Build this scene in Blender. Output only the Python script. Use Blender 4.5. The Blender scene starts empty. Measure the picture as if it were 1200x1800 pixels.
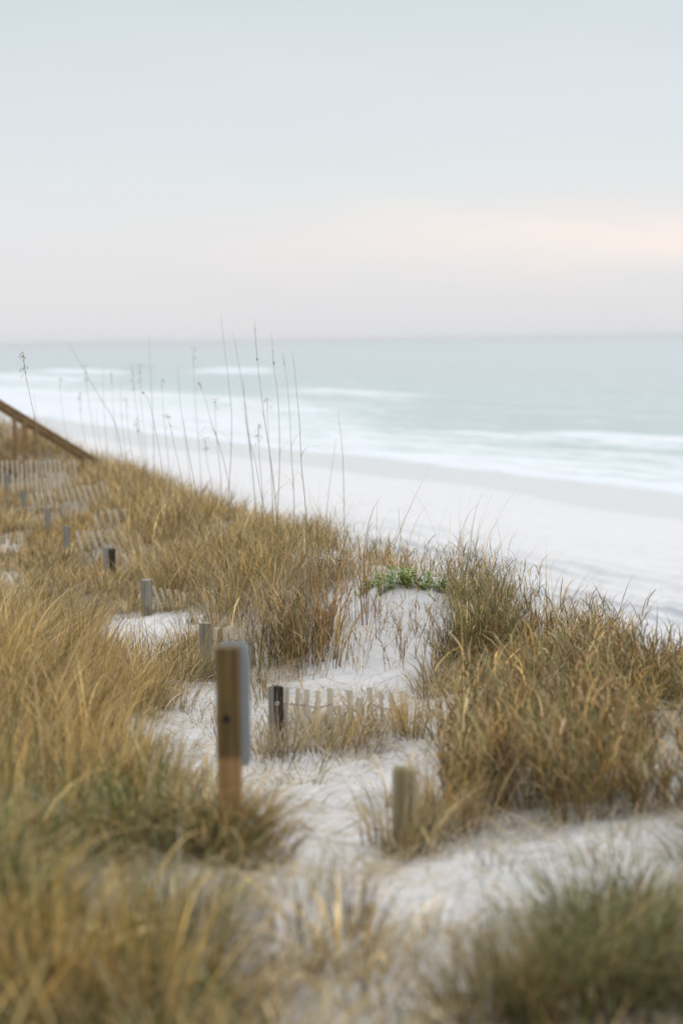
import bpy, bmesh, math, random
import numpy as np
from mathutils import Vector, Matrix
rng = np.random.default_rng(11)
random.seed(5)
sc = bpy.context.scene
COL = sc.collection

# ------------------------------------------------------------------ camera
H = 6.2                                   # eye height above the sea
FP = 4250.0                               # focal length in photo pixels (1200 x 1800)
PITCH = math.atan(303.0 / FP)
ROLL = math.radians(0.80)
cam_d = bpy.data.cameras.new('Camera')
cam = bpy.data.objects.new('Camera', cam_d); COL.objects.link(cam); sc.camera = cam
cam_d.sensor_fit = 'VERTICAL'; cam_d.sensor_height = 36.0; cam_d.lens = 85.0
cam_d.clip_start = 0.1; cam_d.clip_end = 60000
_up = np.array([0, math.sin(PITCH), math.cos(PITCH)]); _fw = np.array([0, math.cos(PITCH), -math.sin(PITCH)])
_rt = np.array([1.0, 0, 0])
cr, sr = math.cos(ROLL), math.sin(ROLL)
RT = _rt * cr + _up * -sr
UP = _rt * sr + _up * cr
FW = _fw
M = Matrix(((RT[0], UP[0], -FW[0]), (RT[1], UP[1], -FW[1]), (RT[2], UP[2], -FW[2]))).to_4x4()
M.translation = (0, 0, H)
cam.matrix_world = M
cam_d.dof.use_dof = True
cam_d.dof.focus_distance = 18.2
cam_d.dof.aperture_fstop = 85.0 / 1000 / 0.047
cam_d.dof.aperture_blades = 0
CAM = np.array([0, 0, H])

def P(px, py, Y):
    d = RT * (px - 600) - UP * (py - 900) + FW * FP
    return CAM + d * (Y / d[1])
def PZ(px, py, z):
    d = RT * (px - 600) - UP * (py - 900) + FW * FP
    return CAM + d * ((z - H) / d[2])
def proj(p):
    q = np.asarray(p) - CAM
    w = q @ FW
    return 600 + FP * (q @ RT) / w, 900 - FP * (q @ UP) / w

# ------------------------------------------------------------------ world and sun
sc.view_settings.view_transform = 'Standard'
sc.view_settings.look = 'None'
sc.view_settings.exposure = 0.05
sc.view_settings.gamma = 1.0
wd = bpy.data.worlds.new('World'); sc.world = wd; wd.use_nodes = True
SUN_EL, SUN_AZ = math.radians(34), math.radians(38)      # azimuth from +Y towards +X
class N:
    """small node helper"""
    def __init__(s, tree): s.t = tree; s.n = tree.nodes; s.l = tree.links
    def add(s, typ, **kw):
        n = s.n.new(typ)
        for k, v in kw.items():
            if k.startswith('i_'):
                key = k[2:]; key = int(key) if key.isdigit() else key.replace('_', ' ')
                if isinstance(v, bpy.types.NodeSocket): s.l.new(v, n.inputs[key])
                else: n.inputs[key].default_value = v
            else: setattr(n, k, v)
        return n
    def math(s, op, a, b=None, c=None, clamp=False):
        n = s.n.new('ShaderNodeMath'); n.operation = op; n.use_clamp = clamp
        for i, v in enumerate((a, b, c)):
            if v is None: continue
            if isinstance(v, bpy.types.NodeSocket): s.l.new(v, n.inputs[i])
            else: n.inputs[i].default_value = v
        return n.outputs[0]
    def ramp(s, fac, stops, mode='LINEAR'):
        n = s.n.new('ShaderNodeValToRGB'); n.color_ramp.interpolation = mode
        e = n.color_ramp.elements
        while len(e) > 1: e.remove(e[-1])
        e[0].position, e[0].color = stops[0][0], tuple(stops[0][1]) + (1,)
        for p, c in stops[1:]:
            k = e.new(p); k.color = tuple(c) + (1,)
        s.l.new(fac, n.inputs[0]); return n.outputs[0]
    def mix(s, fac, a, b, mode='MIX'):
        n = s.n.new('ShaderNodeMix'); n.data_type = 'RGBA'; n.blend_type = mode
        for sock, v in ((n.inputs[0], fac), (n.inputs[6], a), (n.inputs[7], b)):
            if isinstance(v, bpy.types.NodeSocket): s.l.new(v, sock)
            else: sock.default_value = v if not isinstance(v, tuple) or len(v) == 4 else v + (1,)
        return n.outputs[2]
def lin(r, g, b):
    f = lambda c: (c / 255 / 12.92) if c / 255 <= 0.04045 else ((c / 255 + 0.055) / 1.055) ** 2.4
    return (f(r), f(g), f(b))

w = N(wd.node_tree); w.n.clear()
tc = w.add('ShaderNodeTexCoord')
sep = w.add('ShaderNodeSeparateXYZ', i_0=tc.outputs['Generated'])
az = w.math('ARCTAN2', sep.outputs[0], sep.outputs[1])
el = w.math('ARCSINE', sep.outputs[2])
comb = w.add('ShaderNodeCombineXYZ', i_0=w.math('MULTIPLY', az, 7.0), i_1=w.math('MULTIPLY', w.math('ADD', el, w.math('MULTIPLY', az, 0.05)), 26.0), i_2=0.0)
n1 = w.add('ShaderNodeTexNoise', i_Vector=comb.outputs[0], i_Scale=1.0, i_Detail=4.0, i_Roughness=0.55)
nz = w.math('SUBTRACT', n1.outputs['Fac'], 0.5)
elw = w.math('ADD', el, w.math('MULTIPLY', nz, 0.042))
fr = w.math('MULTIPLY', elw, 1 / 0.30, clamp=True)                 # 0..0.30 rad
cl = w.ramp(fr, [(0.0, lin(218, 218, 221)), (0.05, lin(221, 220, 222)), (0.12, lin(223, 223, 225)), (0.165, lin(222, 224, 226)), (0.22, lin(218, 224, 226)), (0.28, lin(214, 221, 225)),
                 (0.36, lin(212, 219, 225)), (0.47, lin(202, 212, 217)), (0.6, lin(210, 219, 226)), (1.0, lin(236, 240, 244))])
# warm glow low on the right
gx = w.math('DIVIDE', w.math('SUBTRACT', az, 0.155), 0.15)
gy = w.math('DIVIDE', w.math('SUBTRACT', el, w.math('ADD', 0.041, w.math('MULTIPLY', nz, 0.05))), 0.0135)
g2 = w.math('ADD', w.math('MULTIPLY', gx, gx), w.math('MULTIPLY', gy, gy))
glow = w.math('POWER', 2.718, w.math('MULTIPLY', g2, -1.0))
cl = w.mix(w.math('MULTIPLY', glow, 0.95, clamp=True), cl, lin(245, 233, 226))
# second soft patch of lighter cloud
fine = w.add('ShaderNodeTexNoise', i_Vector=comb.outputs[0], i_Scale=0.55, i_Detail=2.0)
cl = w.mix(w.math('MULTIPLY', w.math('SUBTRACT', fine.outputs['Fac'], 0.35, clamp=True), 0.35, clamp=True), cl, lin(226, 229, 231))
# overcast vault brightens towards the zenith
zen = w.math('ADD', 1.0, w.math('MULTIPLY', w.math('SMOOTH_MAX', w.math('SUBTRACT', el, 0.22), 0.0, 0.1), 0.62))
sky = w.add('ShaderNodeTexSky'); sky.sky_type = 'NISHITA'; sky.sun_disc = False
sky.sun_elevation = SUN_EL; sky.sun_rotation = SUN_AZ; sky.dust_density = 4.0; sky.air_density = 1.2
bg1 = w.add('ShaderNodeBackground', i_Color=cl); w.l.new(w.math('MULTIPLY', zen, 1.09), bg1.inputs['Strength'])
bg2 = w.add('ShaderNodeBackground', i_Color=sky.outputs[0], i_Strength=0.05)
mx = w.add('ShaderNodeMixShader', i_0=0.06); w.l.new(bg1.outputs[0], mx.inputs[1]); w.l.new(bg2.outputs[0], mx.inputs[2])
wo = w.add('ShaderNodeOutputWorld'); w.l.new(mx.outputs[0], wo.inputs[0])

sd = bpy.data.lights.new('Sun', 'SUN'); sd.energy = 1.1; sd.angle = math.radians(40); sd.color = (1.0, 0.95, 0.88)
so = bpy.data.objects.new('Sun', sd); COL.objects.link(so)
so.rotation_euler = Vector((-math.sin(SUN_AZ) * math.cos(SUN_EL), -math.cos(SUN_AZ) * math.cos(SUN_EL), -math.sin(SUN_EL))).to_track_quat('-Z', 'Y').to_euler()

# ------------------------------------------------------------------ helpers
def tag(o, label=None, cat=None, group=None, kind=None):
    if label: o['label'] = label
    if cat: o['category'] = cat
    if group: o['group'] = group
    if kind: o['kind'] = kind
    return o
def empty(name, loc, rz=0):
    o = bpy.data.objects.new(name, None); COL.objects.link(o); o.location = loc; o.rotation_euler[2] = rz
    o.empty_display_size = 0.1
    return o
def npmesh(name, verts, quads, mat, parent=None, cols=None, attrs=None, smooth=False):
    me = bpy.data.meshes.new(name)
    verts = np.ascontiguousarray(verts, dtype=np.float32); quads = np.ascontiguousarray(quads, dtype=np.int32)
    k = quads.shape[1]
    if parent is not None:
        verts = verts - np.array(parent.location, dtype=np.float32)
    me.vertices.add(len(verts)); me.vertices.foreach_set('co', verts.ravel())
    me.loops.add(quads.size); me.loops.foreach_set('vertex_index', quads.ravel())
    me.polygons.add(len(quads)); me.polygons.foreach_set('loop_start', np.arange(0, quads.size, k, dtype=np.int32))
    me.polygons.foreach_set('loop_total', np.full(len(quads), k, dtype=np.int32))
    me.update(calc_edges=True)
    if smooth: me.polygons.foreach_set('use_smooth', np.ones(len(quads), dtype=bool))
    if cols is not None:
        a = me.attributes.new('col', 'FLOAT_COLOR', 'POINT')
        c4 = np.ones((len(verts), 4), dtype=np.float32); c4[:, :3] = cols
        a.data.foreach_set('color', c4.ravel())
    for nm, val in (attrs or {}).items():
        a = me.attributes.new(nm, 'FLOAT', 'POINT'); a.data.foreach_set('value', np.ascontiguousarray(val, dtype=np.float32).ravel())
    me.materials.append(mat)
    o = bpy.data.objects.new(name, me); COL.objects.link(o)
    if parent is not None: o.parent = parent
    return o
def bmobj(name, bm, mat, parent=None, smooth=False):
    """bm in world coordinates; becomes local to an unrotated parent"""
    me = bpy.data.meshes.new(name)
    if parent is not None: bmesh.ops.translate(bm, vec=-Vector(parent.location), verts=bm.verts)
    bm.normal_update(); bm.to_mesh(me); bm.free()
    if smooth:
        for p in me.polygons: p.use_smooth = True
    me.materials.append(mat)
    o = bpy.data.objects.new(name, me); COL.objects.link(o)
    if parent is not None: o.parent = parent
    return o
def bbox(bm, c, half, rot=None, bevel=0.0):
    """box of half sizes about centre c, rotated by a 3x3"""
    r = bmesh.ops.create_cube(bm, size=2.0)
    vs = r['verts']
    for v in vs: v.co = Vector((v.co.x * half[0], v.co.y * half[1], v.co.z * half[2]))
    if bevel:
        es = list({e for v in vs for e in v.link_edges})
        rb = bmesh.ops.bevel(bm, geom=es, offset=bevel, segments=2, profile=0.6, affect='EDGES')
        vs = list({v for f in rb['faces'] for v in f.verts} | {v for v in vs if v.is_valid})
    for v in vs:
        v.co = (rot @ v.co if rot is not None else v.co) + Vector(c)
    return vs
def tube(bm, pts, rad, seg=6, cap=True):
    pts = [Vector(p) for p in pts]; n = len(pts)
    if not hasattr(rad, '__len__'): rad = [rad] * n
    rings = []
    for i, p in enumerate(pts):
        t = (pts[min(i + 1, n - 1)] - pts[max(i - 1, 0)]).normalized()
        a = t.cross(Vector((0, 1, 0.01)))
        if a.length < 1e-4: a = t.cross(Vector((1, 0, 0)))
        a.normalize(); b = t.cross(a)
        rings.append([bm.verts.new(p + (a * math.cos(q * 2 * math.pi / seg) + b * math.sin(q * 2 * math.pi / seg)) * rad[i]) for q in range(seg)])
    for i in range(n - 1):
        for q in range(seg):
            bm.faces.new((rings[i][q], rings[i][(q + 1) % seg], rings[i + 1][(q + 1) % seg], rings[i + 1][q]))
    if cap:
        bm.faces.new(rings[0][::-1]); bm.faces.new(rings[-1])

# ------------------------------------------------------------------ shore frame and terrain
A0, A1 = PZ(1200, 872, 0.0), PZ(200, 750, 0.0)
D = (A1 - A0)[:2]; D /= np.linalg.norm(D); NRM = np.array([D[1], -D[0]])   # D along the shore (away), NRM seaward
P0 = A0[:2]
def uv(x, y): return (x - P0[0]) * NRM[0] + (y - P0[1]) * NRM[1], (x - P0[0]) * D[0] + (y - P0[1]) * D[1]
def uvpx(px, py, z=0.0):
    p = PZ(px, py, z); return uv(p[0], p[1])

CP = [(650,1780,6.8),(300,1750,7.0),(0,1700,7.2),(0,1500,9),(0,1350,12),(100,1250,14.5),(100,1150,17.5),(200,1150,19.5),(230,1095,23),
 (20,1035,27),(10,960,34),(1000,1560,8.3),(1150,1450,10.2),(1000,1440,10.5),(710,1500,9.8),(400,1480,9.1),(300,1330,13.2),(480,1320,14),
 (380,1400,11.2),(650,1400,11.4),(800,1340,12.5),(750,1270,14.5),(600,1290,14.6),(400,1230,16.8),(600,1215,16.5),(360,1200,18),(700,1180,17),
 (680,1105,18.2),(690,1030,18.9),(620,1075,18.9),(760,1040,18.9),(850,1150,16.8),(850,1068,18.6),(1000,1165,16.5),(1000,1215,14.5),(1150,1235,14.3),(1150,1330,11.8),(900,1300,12.8),
 (560,1100,19.5),(540,985,23),(540,1040,21),(450,1050,22),(450,965,27),(300,1075,23.5),(257,1087,23),(350,980,29),(300,900,36),(192,1020,27.5),
 (120,985,31),(230,955,31),(42,907,38),(12,874,42),(180,852,48),(165,840,52),(0,792,56),(-120,765,56),(100,864,44),(1050,1285,12.8),(1250,1240,13.5),
 (100,1200,15.8),(-300,1200,15),(-250,1000,30),(-100,860,50),(1400,1400,10.5),(1400,1750,7),(-300,1700,7)]
cpw = np.array([P(*c) for c in CP])
extra = np.array([[-3, 2, H - 1.9], [3, 2, H - 1.9], [0, 0, H - 1.9], [-14, 30, H - 2.6], [-20, 60, H - 2.2], [-8, 10, H - 2.0], [6, 8, H - 2.1], [-4, -4, H - 1.9], [4, -4, H - 1.9]])
cpw = np.vstack([cpw, extra])
def _tpsU(r2): return np.where(r2 > 1e-12, 0.5 * r2 * np.log(r2 + 1e-12), 0)
_n = len(cpw); _sx = cpw[:, :2].copy()
def _warp(xy):
    q = np.array(xy, dtype=float); q[..., 1] = q[..., 1] * 0.45; return q
_wx = _warp(_sx)
K = _tpsU(((_wx[:, None] - _wx[None]) ** 2).sum(-1)) + np.eye(_n) * 0.02
Pm = np.hstack([np.ones((_n, 1)), _wx]); A = np.zeros((_n + 3, _n + 3)); A[:_n, :_n] = K; A[:_n, _n:] = Pm; A[_n:, :_n] = Pm.T
_coef = np.linalg.solve(A, np.concatenate([cpw[:, 2], [0, 0, 0]]))
def tps(x, y):
    x = np.asarray(x, float).ravel(); y = np.asarray(y, float).ravel(); out = np.empty(len(x))
    for s in range(0, len(x), 20000):
        q = _warp(np.stack([x[s:s + 20000], y[s:s + 20000]], -1))
        U = _tpsU(((q[:, None] - _wx[None]) ** 2).sum(-1))
        out[s:s + 20000] = U @ _coef[:_n] + _coef[_n] + q @ _coef[_n + 1:]
    return out
_r = np.random.default_rng(3)
_W = [(a, k * math.cos(t), k * math.sin(t), ph) for a, k, t, ph in
      [(0.020 * 0.82 ** i, 1.6 * 1.28 ** i, _r.uniform(0, math.pi), _r.uniform(0, 6.28)) for i in range(12)]]
def bumps(x, y): return sum(a * np.sin(kx * x + ky * y + ph + 0.6 * np.sin(ky * x - kx * y)) for a, kx, ky, ph in _W)
U_TR = float(np.mean([uvpx(900, 1000, 1.0)[0], uvpx(1190, 1082, 1.0)[0], uvpx(700, 945, 1.0)[0]]))
U_WET = float(np.mean([uvpx(1200, 903, .22)[0], uvpx(900, 878, .22)[0], uvpx(700, 850, .22)[0]]))
print('tracks', U_TR, 'wet', U_WET)
def sstep(t): t = np.clip(t, 0, 1); return t * t * (3 - 2 * t)
_YC = [-10, 8, 11, 15, 17, 18.5, 20, 24, 30, 36, 45, 55, 80, 3000]
_XC = [None] * 14
_crest = []
for (px, Y) in ((1500, 8), (1420, 11), (1180, 15), (1010, 17), (850, 18.8), (690, 20), (560, 24), (470, 30), (320, 36), (235, 45), (185, 55)):
    x = (px - 600) / FP * Y; _crest.append((Y, uv(x, Y)[0]))
_cy = [-20] + [c[0] for c in _crest] + [80, 5000]; _cu = [_crest[0][1]] + [c[1] for c in _crest] + [-34, -34]
def terrain(x, y, fine=True):
    x = np.asarray(x, float); y = np.asarray(y, float); shp = x.shape
    xf, yf = x.ravel(), y.ravel()
    u, v = uv(xf, yf)
    dune = np.clip(tps(xf, np.clip(yf, -4, 70)), H - 3.1, H - 1.7)
    far = sstep((yf - 56) / 30)
    dune = dune * (1 - far) + (H - 2.4 + 0.5 * np.sin(xf * .11) * np.cos(yf * .07)) * far
    uc = np.interp(yf, _cy, _cu)
    t = np.sin(np.pi / 2 * np.clip((u - uc) / 6.5, 0, 1))
    beach = np.interp(u, [-60, -28, -9, 0, 12, 60, 4000], [1.25, 1.0, 0.22, -0.02, -0.5, -2.0, -6.0]) + 0.05 * np.sin(v * 0.21) * sstep((-u) / 6)
    if fine:
        dune = dune + bumps(xf, yf) * 1.0
        beach = beach + bumps(xf * 0.9, yf * 0.9) * 1.6 * sstep((-u - 10) / 6)
        # wheel tracks and a shallow scarp running along the upper beach
        beach = beach + 0.035 * np.exp(-((u - U_TR + 0.4 * np.sin(v * .1)) / 3.2) ** 2) * np.sin(u * 6.5 + 0.5 * np.sin(v * .15))
    return (dune * (1 - t) + beach * t).reshape(shp)
def G(px, py, y0=5.0, y1=90.0):
    """first point where the view ray through a photo pixel meets the dune"""
    Y = np.linspace(y0, y1, 3000)
    d = RT * (px - 600) - UP * (py - 900) + FW * FP
    pts = CAM + d[None] * (Y / d[1])[:, None]
    z = terrain(pts[:, 0], pts[:, 1])
    i = np.argmax(pts[:, 2] < z)
    return np.array([pts[i, 0], pts[i, 1], z[i]])
def ground_z(x, y): return float(terrain(np.array([x]), np.array([y]))[0])

# ------------------------------------------------------------------ materials
def newmat(name):
    m = bpy.data.materials.new(name); m.use_nodes = True
    n = N(m.node_tree); n.n.clear()
    out = n.add('ShaderNodeOutputMaterial'); return m, n, out
def principled(n, out, **kw):
    b = n.n.new('ShaderNodeBsdfPrincipled')
    for k, v in kw.items():
        k = k.replace('_', ' ')
        if isinstance(v, bpy.types.NodeSocket): n.l.new(v, b.inputs[k])
        else: b.inputs[k].default_value = v if not (isinstance(v, tuple) and len(v) == 3 and 'Color' in k) else v + (1,)
    n.l.new(b.outputs[0], out.inputs[0]); return b

def mat_sand():
    m, n, out = newmat('white_sand')
    pos = n.add('ShaderNodeNewGeometry').outputs['Position']
    wet = n.add('ShaderNodeAttribute', attribute_name='wet').outputs['Fac']
    trk = n.add('ShaderNodeAttribute', attribute_name='tracks').outputs['Fac']
    big = n.add('ShaderNodeTexNoise', i_Vector=pos, i_Scale=1.7, i_Detail=5.0, i_Roughness=0.6).outputs['Fac']
    gr = n.add('ShaderNodeTexNoise', i_Vector=pos, i_Scale=60.0, i_Detail=3.0, i_Roughness=0.7).outputs['Fac']
    mid = n.add('ShaderNodeTexNoise', i_Vector=pos, i_Scale=9.0, i_Detail=4.0, i_Roughness=0.6).outputs['Fac']
    c = n.ramp(big, [(0.25, (0.57, 0.56, 0.57)), (0.5, (0.625, 0.616, 0.622)), (0.8, (0.66, 0.65, 0.652))])
    c = n.mix(n.math('MULTIPLY', gr, 0.22), c, (0.56, 0.54, 0.53, 1))
    tha = n.add('ShaderNodeAttribute', attribute_name='thatch').outputs['Fac']
    lit = n.add('ShaderNodeTexNoise', i_Vector=pos, i_Scale=22.0, i_Detail=5.0, i_Roughness=0.75, i_Distortion=1.5).outputs['Fac']
    tf = n.math('MULTIPLY', tha, n.math('MULTIPLY', n.math('SUBTRACT', lit, 0.36), 7.0, clamp=True))
    c = n.mix(n.math('MULTIPLY', tf, 0.85), c, n.ramp(lit, [(0.35, (0.10, 0.075, 0.04)), (0.6, (0.24, 0.18, 0.10)), (0.7, (0.34, 0.27, 0.17))]))
    c = n.mix(n.math('MULTIPLY', trk, 0.95), c, (0.32, 0.335, 0.36, 1))
    c = n.mix(n.math('MULTIPLY', wet, 0.82), c, (0.47, 0.475, 0.47, 1))
    hgt = n.math('ADD', n.math('MULTIPLY', mid, 0.05), n.math('MULTIPLY', gr, 0.006))
    hgt = n.math('MULTIPLY', hgt, n.math('SUBTRACT', 1.0, n.math('MULTIPLY', wet, 0.97)))
    bp = n.add('ShaderNodeBump', i_Strength=0.9, i_Distance=1.0, i_Height=hgt)
    rough = n.math('SUBTRACT', 0.95, n.math('MULTIPLY', wet, 0.5))
    principled(n, out, Base_Color=c, Roughness=rough, Normal=bp.outputs[0], Specular_IOR_Level=0.3)
    return m
def mat_grass():
    m, n, out = newmat('dry_grass_blade')
    at = n.add('ShaderNodeAttribute', attribute_name='col').outputs['Color']
    pos = n.add('ShaderNodeNewGeometry').outputs['Position']
    ns = n.add('ShaderNodeTexNoise', i_Vector=pos, i_Scale=25.0, i_Detail=2.0).outputs['Fac']
    c = n.mix(n.math('MULTIPLY', ns, 0.35), at, n.mix(1.0, at, (0.55, 0.5, 0.45, 1), 'MULTIPLY'))
    b = n.add('ShaderNodeBsdfPrincipled', i_Base_Color=c, i_Roughness=0.55); b.inputs['Specular IOR Level'].default_value = 0.35
    t = n.add('ShaderNodeBsdfTranslucent', i_Color=c)
    x = n.add('ShaderNodeMixShader', i_0=0.16); n.l.new(b.outputs[0], x.inputs[1]); n.l.new(t.outputs[0], x.inputs[2])
    n.l.new(x.outputs[0], out.inputs[0]); return m
def mat_wood(name, c0, c1, c2, scale=1.0, rough=0.8, vert=True, split=None):
    m, n, out = newmat(name)
    tcn = n.add('ShaderNodeTexCoord').outputs['Object']
    mp = n.add('ShaderNodeMapping', i_Vector=tcn, i_Scale=(38 * scale, 38 * scale, 2.2 * scale) if vert else (3 * scale, 30 * scale, 30 * scale))
    a = n.add('ShaderNodeTexNoise', i_Vector=mp.outputs[0], i_Scale=1.0, i_Detail=6.0, i_Roughness=0.65, i_Distortion=0.6).outputs['Fac']
    b = n.add('ShaderNodeTexNoise', i_Vector=tcn, i_Scale=7.0, i_Detail=3.0).outputs['Fac']
    c = n.ramp(a, [(0.3, c0), (0.5, c1), (0.72, c2)])
    c = n.mix(n.math('MULTIPLY', b, 0.5), c, n.mix(1.0, c, (0.6, 0.6, 0.58, 1), 'MULTIPLY'))
    if split is not None:                       # two-tone timber: darker brown above a set height, lighter orange-tan below
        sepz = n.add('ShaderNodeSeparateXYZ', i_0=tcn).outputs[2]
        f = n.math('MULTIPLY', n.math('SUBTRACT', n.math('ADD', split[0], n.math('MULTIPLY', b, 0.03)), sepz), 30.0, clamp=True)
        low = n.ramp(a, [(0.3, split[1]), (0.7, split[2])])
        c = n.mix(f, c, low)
    bp = n.add('ShaderNodeBump', i_Strength=0.6, i_Distance=0.004, i_Height=a)
    principled(n, out, Base_Color=c, Roughness=rough, Normal=bp.outputs[0], Specular_IOR_Level=0.3)
    return m
def mat_plain(name, c, rough=0.6, metal=0.0, var=0.2, scale=30):
    m, n, out = newmat(name)
    tcn = n.add('ShaderNodeTexCoord').outputs['Object']
    a = n.add('ShaderNodeTexNoise', i_Vector=tcn, i_Scale=float(scale), i_Detail=4.0).outputs['Fac']
    cc = n.mix(n.math('MULTIPLY', a, var * 2), c + (1,), tuple(x * 0.5 for x in c) + (1,))
    principled(n, out, Base_Color=cc, Roughness=rough, Metallic=metal); return m
def mat_leaf():
    m, n, out = newmat('green_leaf')
    at = n.add('ShaderNodeAttribute', attribute_name='col').outputs['Color']
    b = n.add('ShaderNodeBsdfPrincipled', i_Base_Color=at, i_Roughness=0.45)
    t = n.add('ShaderNodeBsdfTranslucent', i_Color=at)
    x = n.add('ShaderNodeMixShader', i_0=0.25); n.l.new(b.outputs[0], x.inputs[1]); n.l.new(t.outputs[0], x.inputs[2])
    n.l.new(x.outputs[0], out.inputs[0]); return m
def mat_sea():
    m, n, out = newmat('sea_water')
    fo = n.add('ShaderNodeAttribute', attribute_name='foam').outputs['Fac']
    sh = n.add('ShaderNodeAttribute', attribute_name='shallow').outputs['Fac']
    U = n.add('ShaderNodeAttribute', attribute_name='u').outputs['Fac']; V = n.add('ShaderNodeAttribute', attribute_name='v').outputs['Fac']
    uvc = n.add('ShaderNodeCombineXYZ', i_0=n.math('MULTIPLY', U, 1.0), i_1=n.math('MULTIPLY', V, 0.16), i_2=0.0).outputs[0]
    uvf = n.add('ShaderNodeCombineXYZ', i_0=n.math('MULTIPLY', U, 1.6), i_1=n.math('MULTIPLY', V, 0.6), i_2=3.0).outputs[0]
    n1 = n.add('ShaderNodeTexNoise', i_Vector=uvc, i_Scale=0.55, i_Detail=5.0, i_Roughness=0.62, i_Distortion=0.8).outputs['Fac']
    n2 = n.add('ShaderNodeTexNoise', i_Vector=uvf, i_Scale=0.8, i_Detail=5.0, i_Roughness=0.6, i_Distortion=0.5).outputs['Fac']
    nn = n.math('ADD', n.math('MULTIPLY', n1, 0.6), n.math('MULTIPLY', n2, 0.4))
    fm = n.math('MULTIPLY', n.math('ADD', n.math('SUBTRACT', fo, 0.5), n.math('MULTIPLY', n.math('SUBTRACT', nn, 0.5), 3.6)), 1.25)
    fm = n.math('ADD', fm, 0.5, clamp=True)
    wc = n.mix(sh, lin(160, 167, 170), lin(154, 170, 166))
    wn = n.add('ShaderNodeTexNoise', i_Vector=uvc, i_Scale=0.11, i_Detail=3.0).outputs['Fac']
    wc = n.mix(n.math('MULTIPLY', wn, 0.55), wc, lin(166, 180, 179))
    wav = n.add('ShaderNodeTexNoise', i_Vector=uvf, i_Scale=0.5, i_Detail=4.0, i_Roughness=0.55).outputs['Fac']
    bp = n.add('ShaderNodeBump', i_Strength=0.55, i_Distance=0.5, i_Height=wav)
    a = n.add('ShaderNodeBsdfPrincipled', i_Base_Color=wc, i_Roughness=0.28, i_Normal=bp.outputs[0]); a.inputs['IOR'].default_value = 1.33
    b = n.add('ShaderNodeBsdfPrincipled', i_Base_Color=(0.62, 0.645, 0.675, 1), i_Roughness=0.85, i_Normal=bp.outputs[0])
    x = n.add('ShaderNodeMixShader', i_0=fm); n.l.new(a.outputs[0], x.inputs[1]); n.l.new(b.outputs[0], x.inputs[2])
    n.l.new(x.outputs[0], out.inputs[0]); return m
M_SAND, M_GRASS, M_LEAF, M_SEA = mat_sand(), mat_grass(), mat_leaf(), mat_sea()
M_POST = mat_wood('brown_two_tone_post', (0.07, 0.043, 0.016), (0.125, 0.078, 0.028), (0.20, 0.13, 0.05), split=(0.0, (0.24, 0.14, 0.055), (0.35, 0.22, 0.10)))
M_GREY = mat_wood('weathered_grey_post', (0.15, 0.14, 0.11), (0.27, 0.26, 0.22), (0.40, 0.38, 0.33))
M_DARK = mat_wood('dark_brown_post', (0.012, 0.009, 0.006), (0.035, 0.025, 0.016), (0.08, 0.06, 0.04))  # near-black brown tone for the darker post faces, the stub and splinters
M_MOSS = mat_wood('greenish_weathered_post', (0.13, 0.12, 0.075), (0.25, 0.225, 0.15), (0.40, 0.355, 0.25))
M_PILE = mat_wood('tan_weathered_pile', (0.14, 0.115, 0.06), (0.26, 0.215, 0.12), (0.40, 0.33, 0.20))
M_SLAT = mat_wood('bleached_fence_slat', (0.50, 0.42, 0.32), (0.66, 0.58, 0.47), (0.80, 0.73, 0.62), scale=1.6)
M_TIMB = mat_wood('brown_stair_timber', (0.17, 0.10, 0.045), (0.30, 0.19, 0.09), (0.42, 0.29, 0.15), vert=False, scale=.6)
M_WIRE = mat_plain('rusty_wire', (0.20, 0.13, 0.09), 0.6, 0.8)
M_SIGN = mat_plain('grey_sign_metal', (0.33, 0.36, 0.385), 0.45, 0.25, 0.08, 12)
M_HOLE = mat_plain('dark_knot', (0.015, 0.01, 0.006), 0.9)
M_ZINC = mat_plain('zinc_washer', (0.6, 0.6, 0.6), 0.35, 0.9)

# bare sand patches, as outlines on the ground in photo pixels, with how much of the cover they keep
BARE = [

 ([(285,1222),(420,1205),(500,1225),(520,1300),(640,1335),(560,1400),(430,1395),(330,1400),(190,1350),(185,1295),(290,1265)], .05),
 ([(300,1385),(420,1380),(560,1345),(700,1325),(790,1320),(800,1400),(690,1400),(680,1470),(640,1530),(560,1570),(470,1520),(430,1440),(310,1415)], .04),
 ([(790,1480),(960,1455),(1210,1430),(1210,1560),(1100,1560),(1010,1590),(900,1600),(800,1640),(680,1680),(620,1650),(640,1570)], .03),
 ([(575,1700),(650,1650),(780,1690),(790,1800),(740,1850),(580,1850)], .35),
 ([(570,1045),(690,1028),(790,1030),(800,1090),(785,1150),(740,1215),(650,1220),(560,1200),(530,1165),(535,1090)], .10),
 ([(150,1090),(240,1080),(385,1082),(370,1120),(300,1165),(215,1165),(170,1130)], .02),
 ([(-20,945),(38,950),(40,975),(-20,985)], .02), ([(-20,1015),(50,1020),(55,1050),(-20,1048)], .05),
 ([(470,1195),(740,1190),(745,1260),(520,1290),(470,1250)], .10),
 ([(700,1235),(800,1215),(905,1180),(1000,1160),(1015,1195),(900,1228),(840,1275),(810,1340),(690,1345)], .05),
 ([(880,1150),(990,1140),(1010,1180),(900,1205)], .10),
 ([(1140,1320),(1210,1320),(1210,1400),(1150,1400)], .15),
 ([(610,955),(800,955),(800,1040),(610,1048)], .42),
 ([(520,980),(600,960),(640,985),(600,1005),(540,1000)], .10),
 ([(310,1145),(365,1110),(480,1130),(480,1190),(330,1200)], .55),
]
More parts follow.
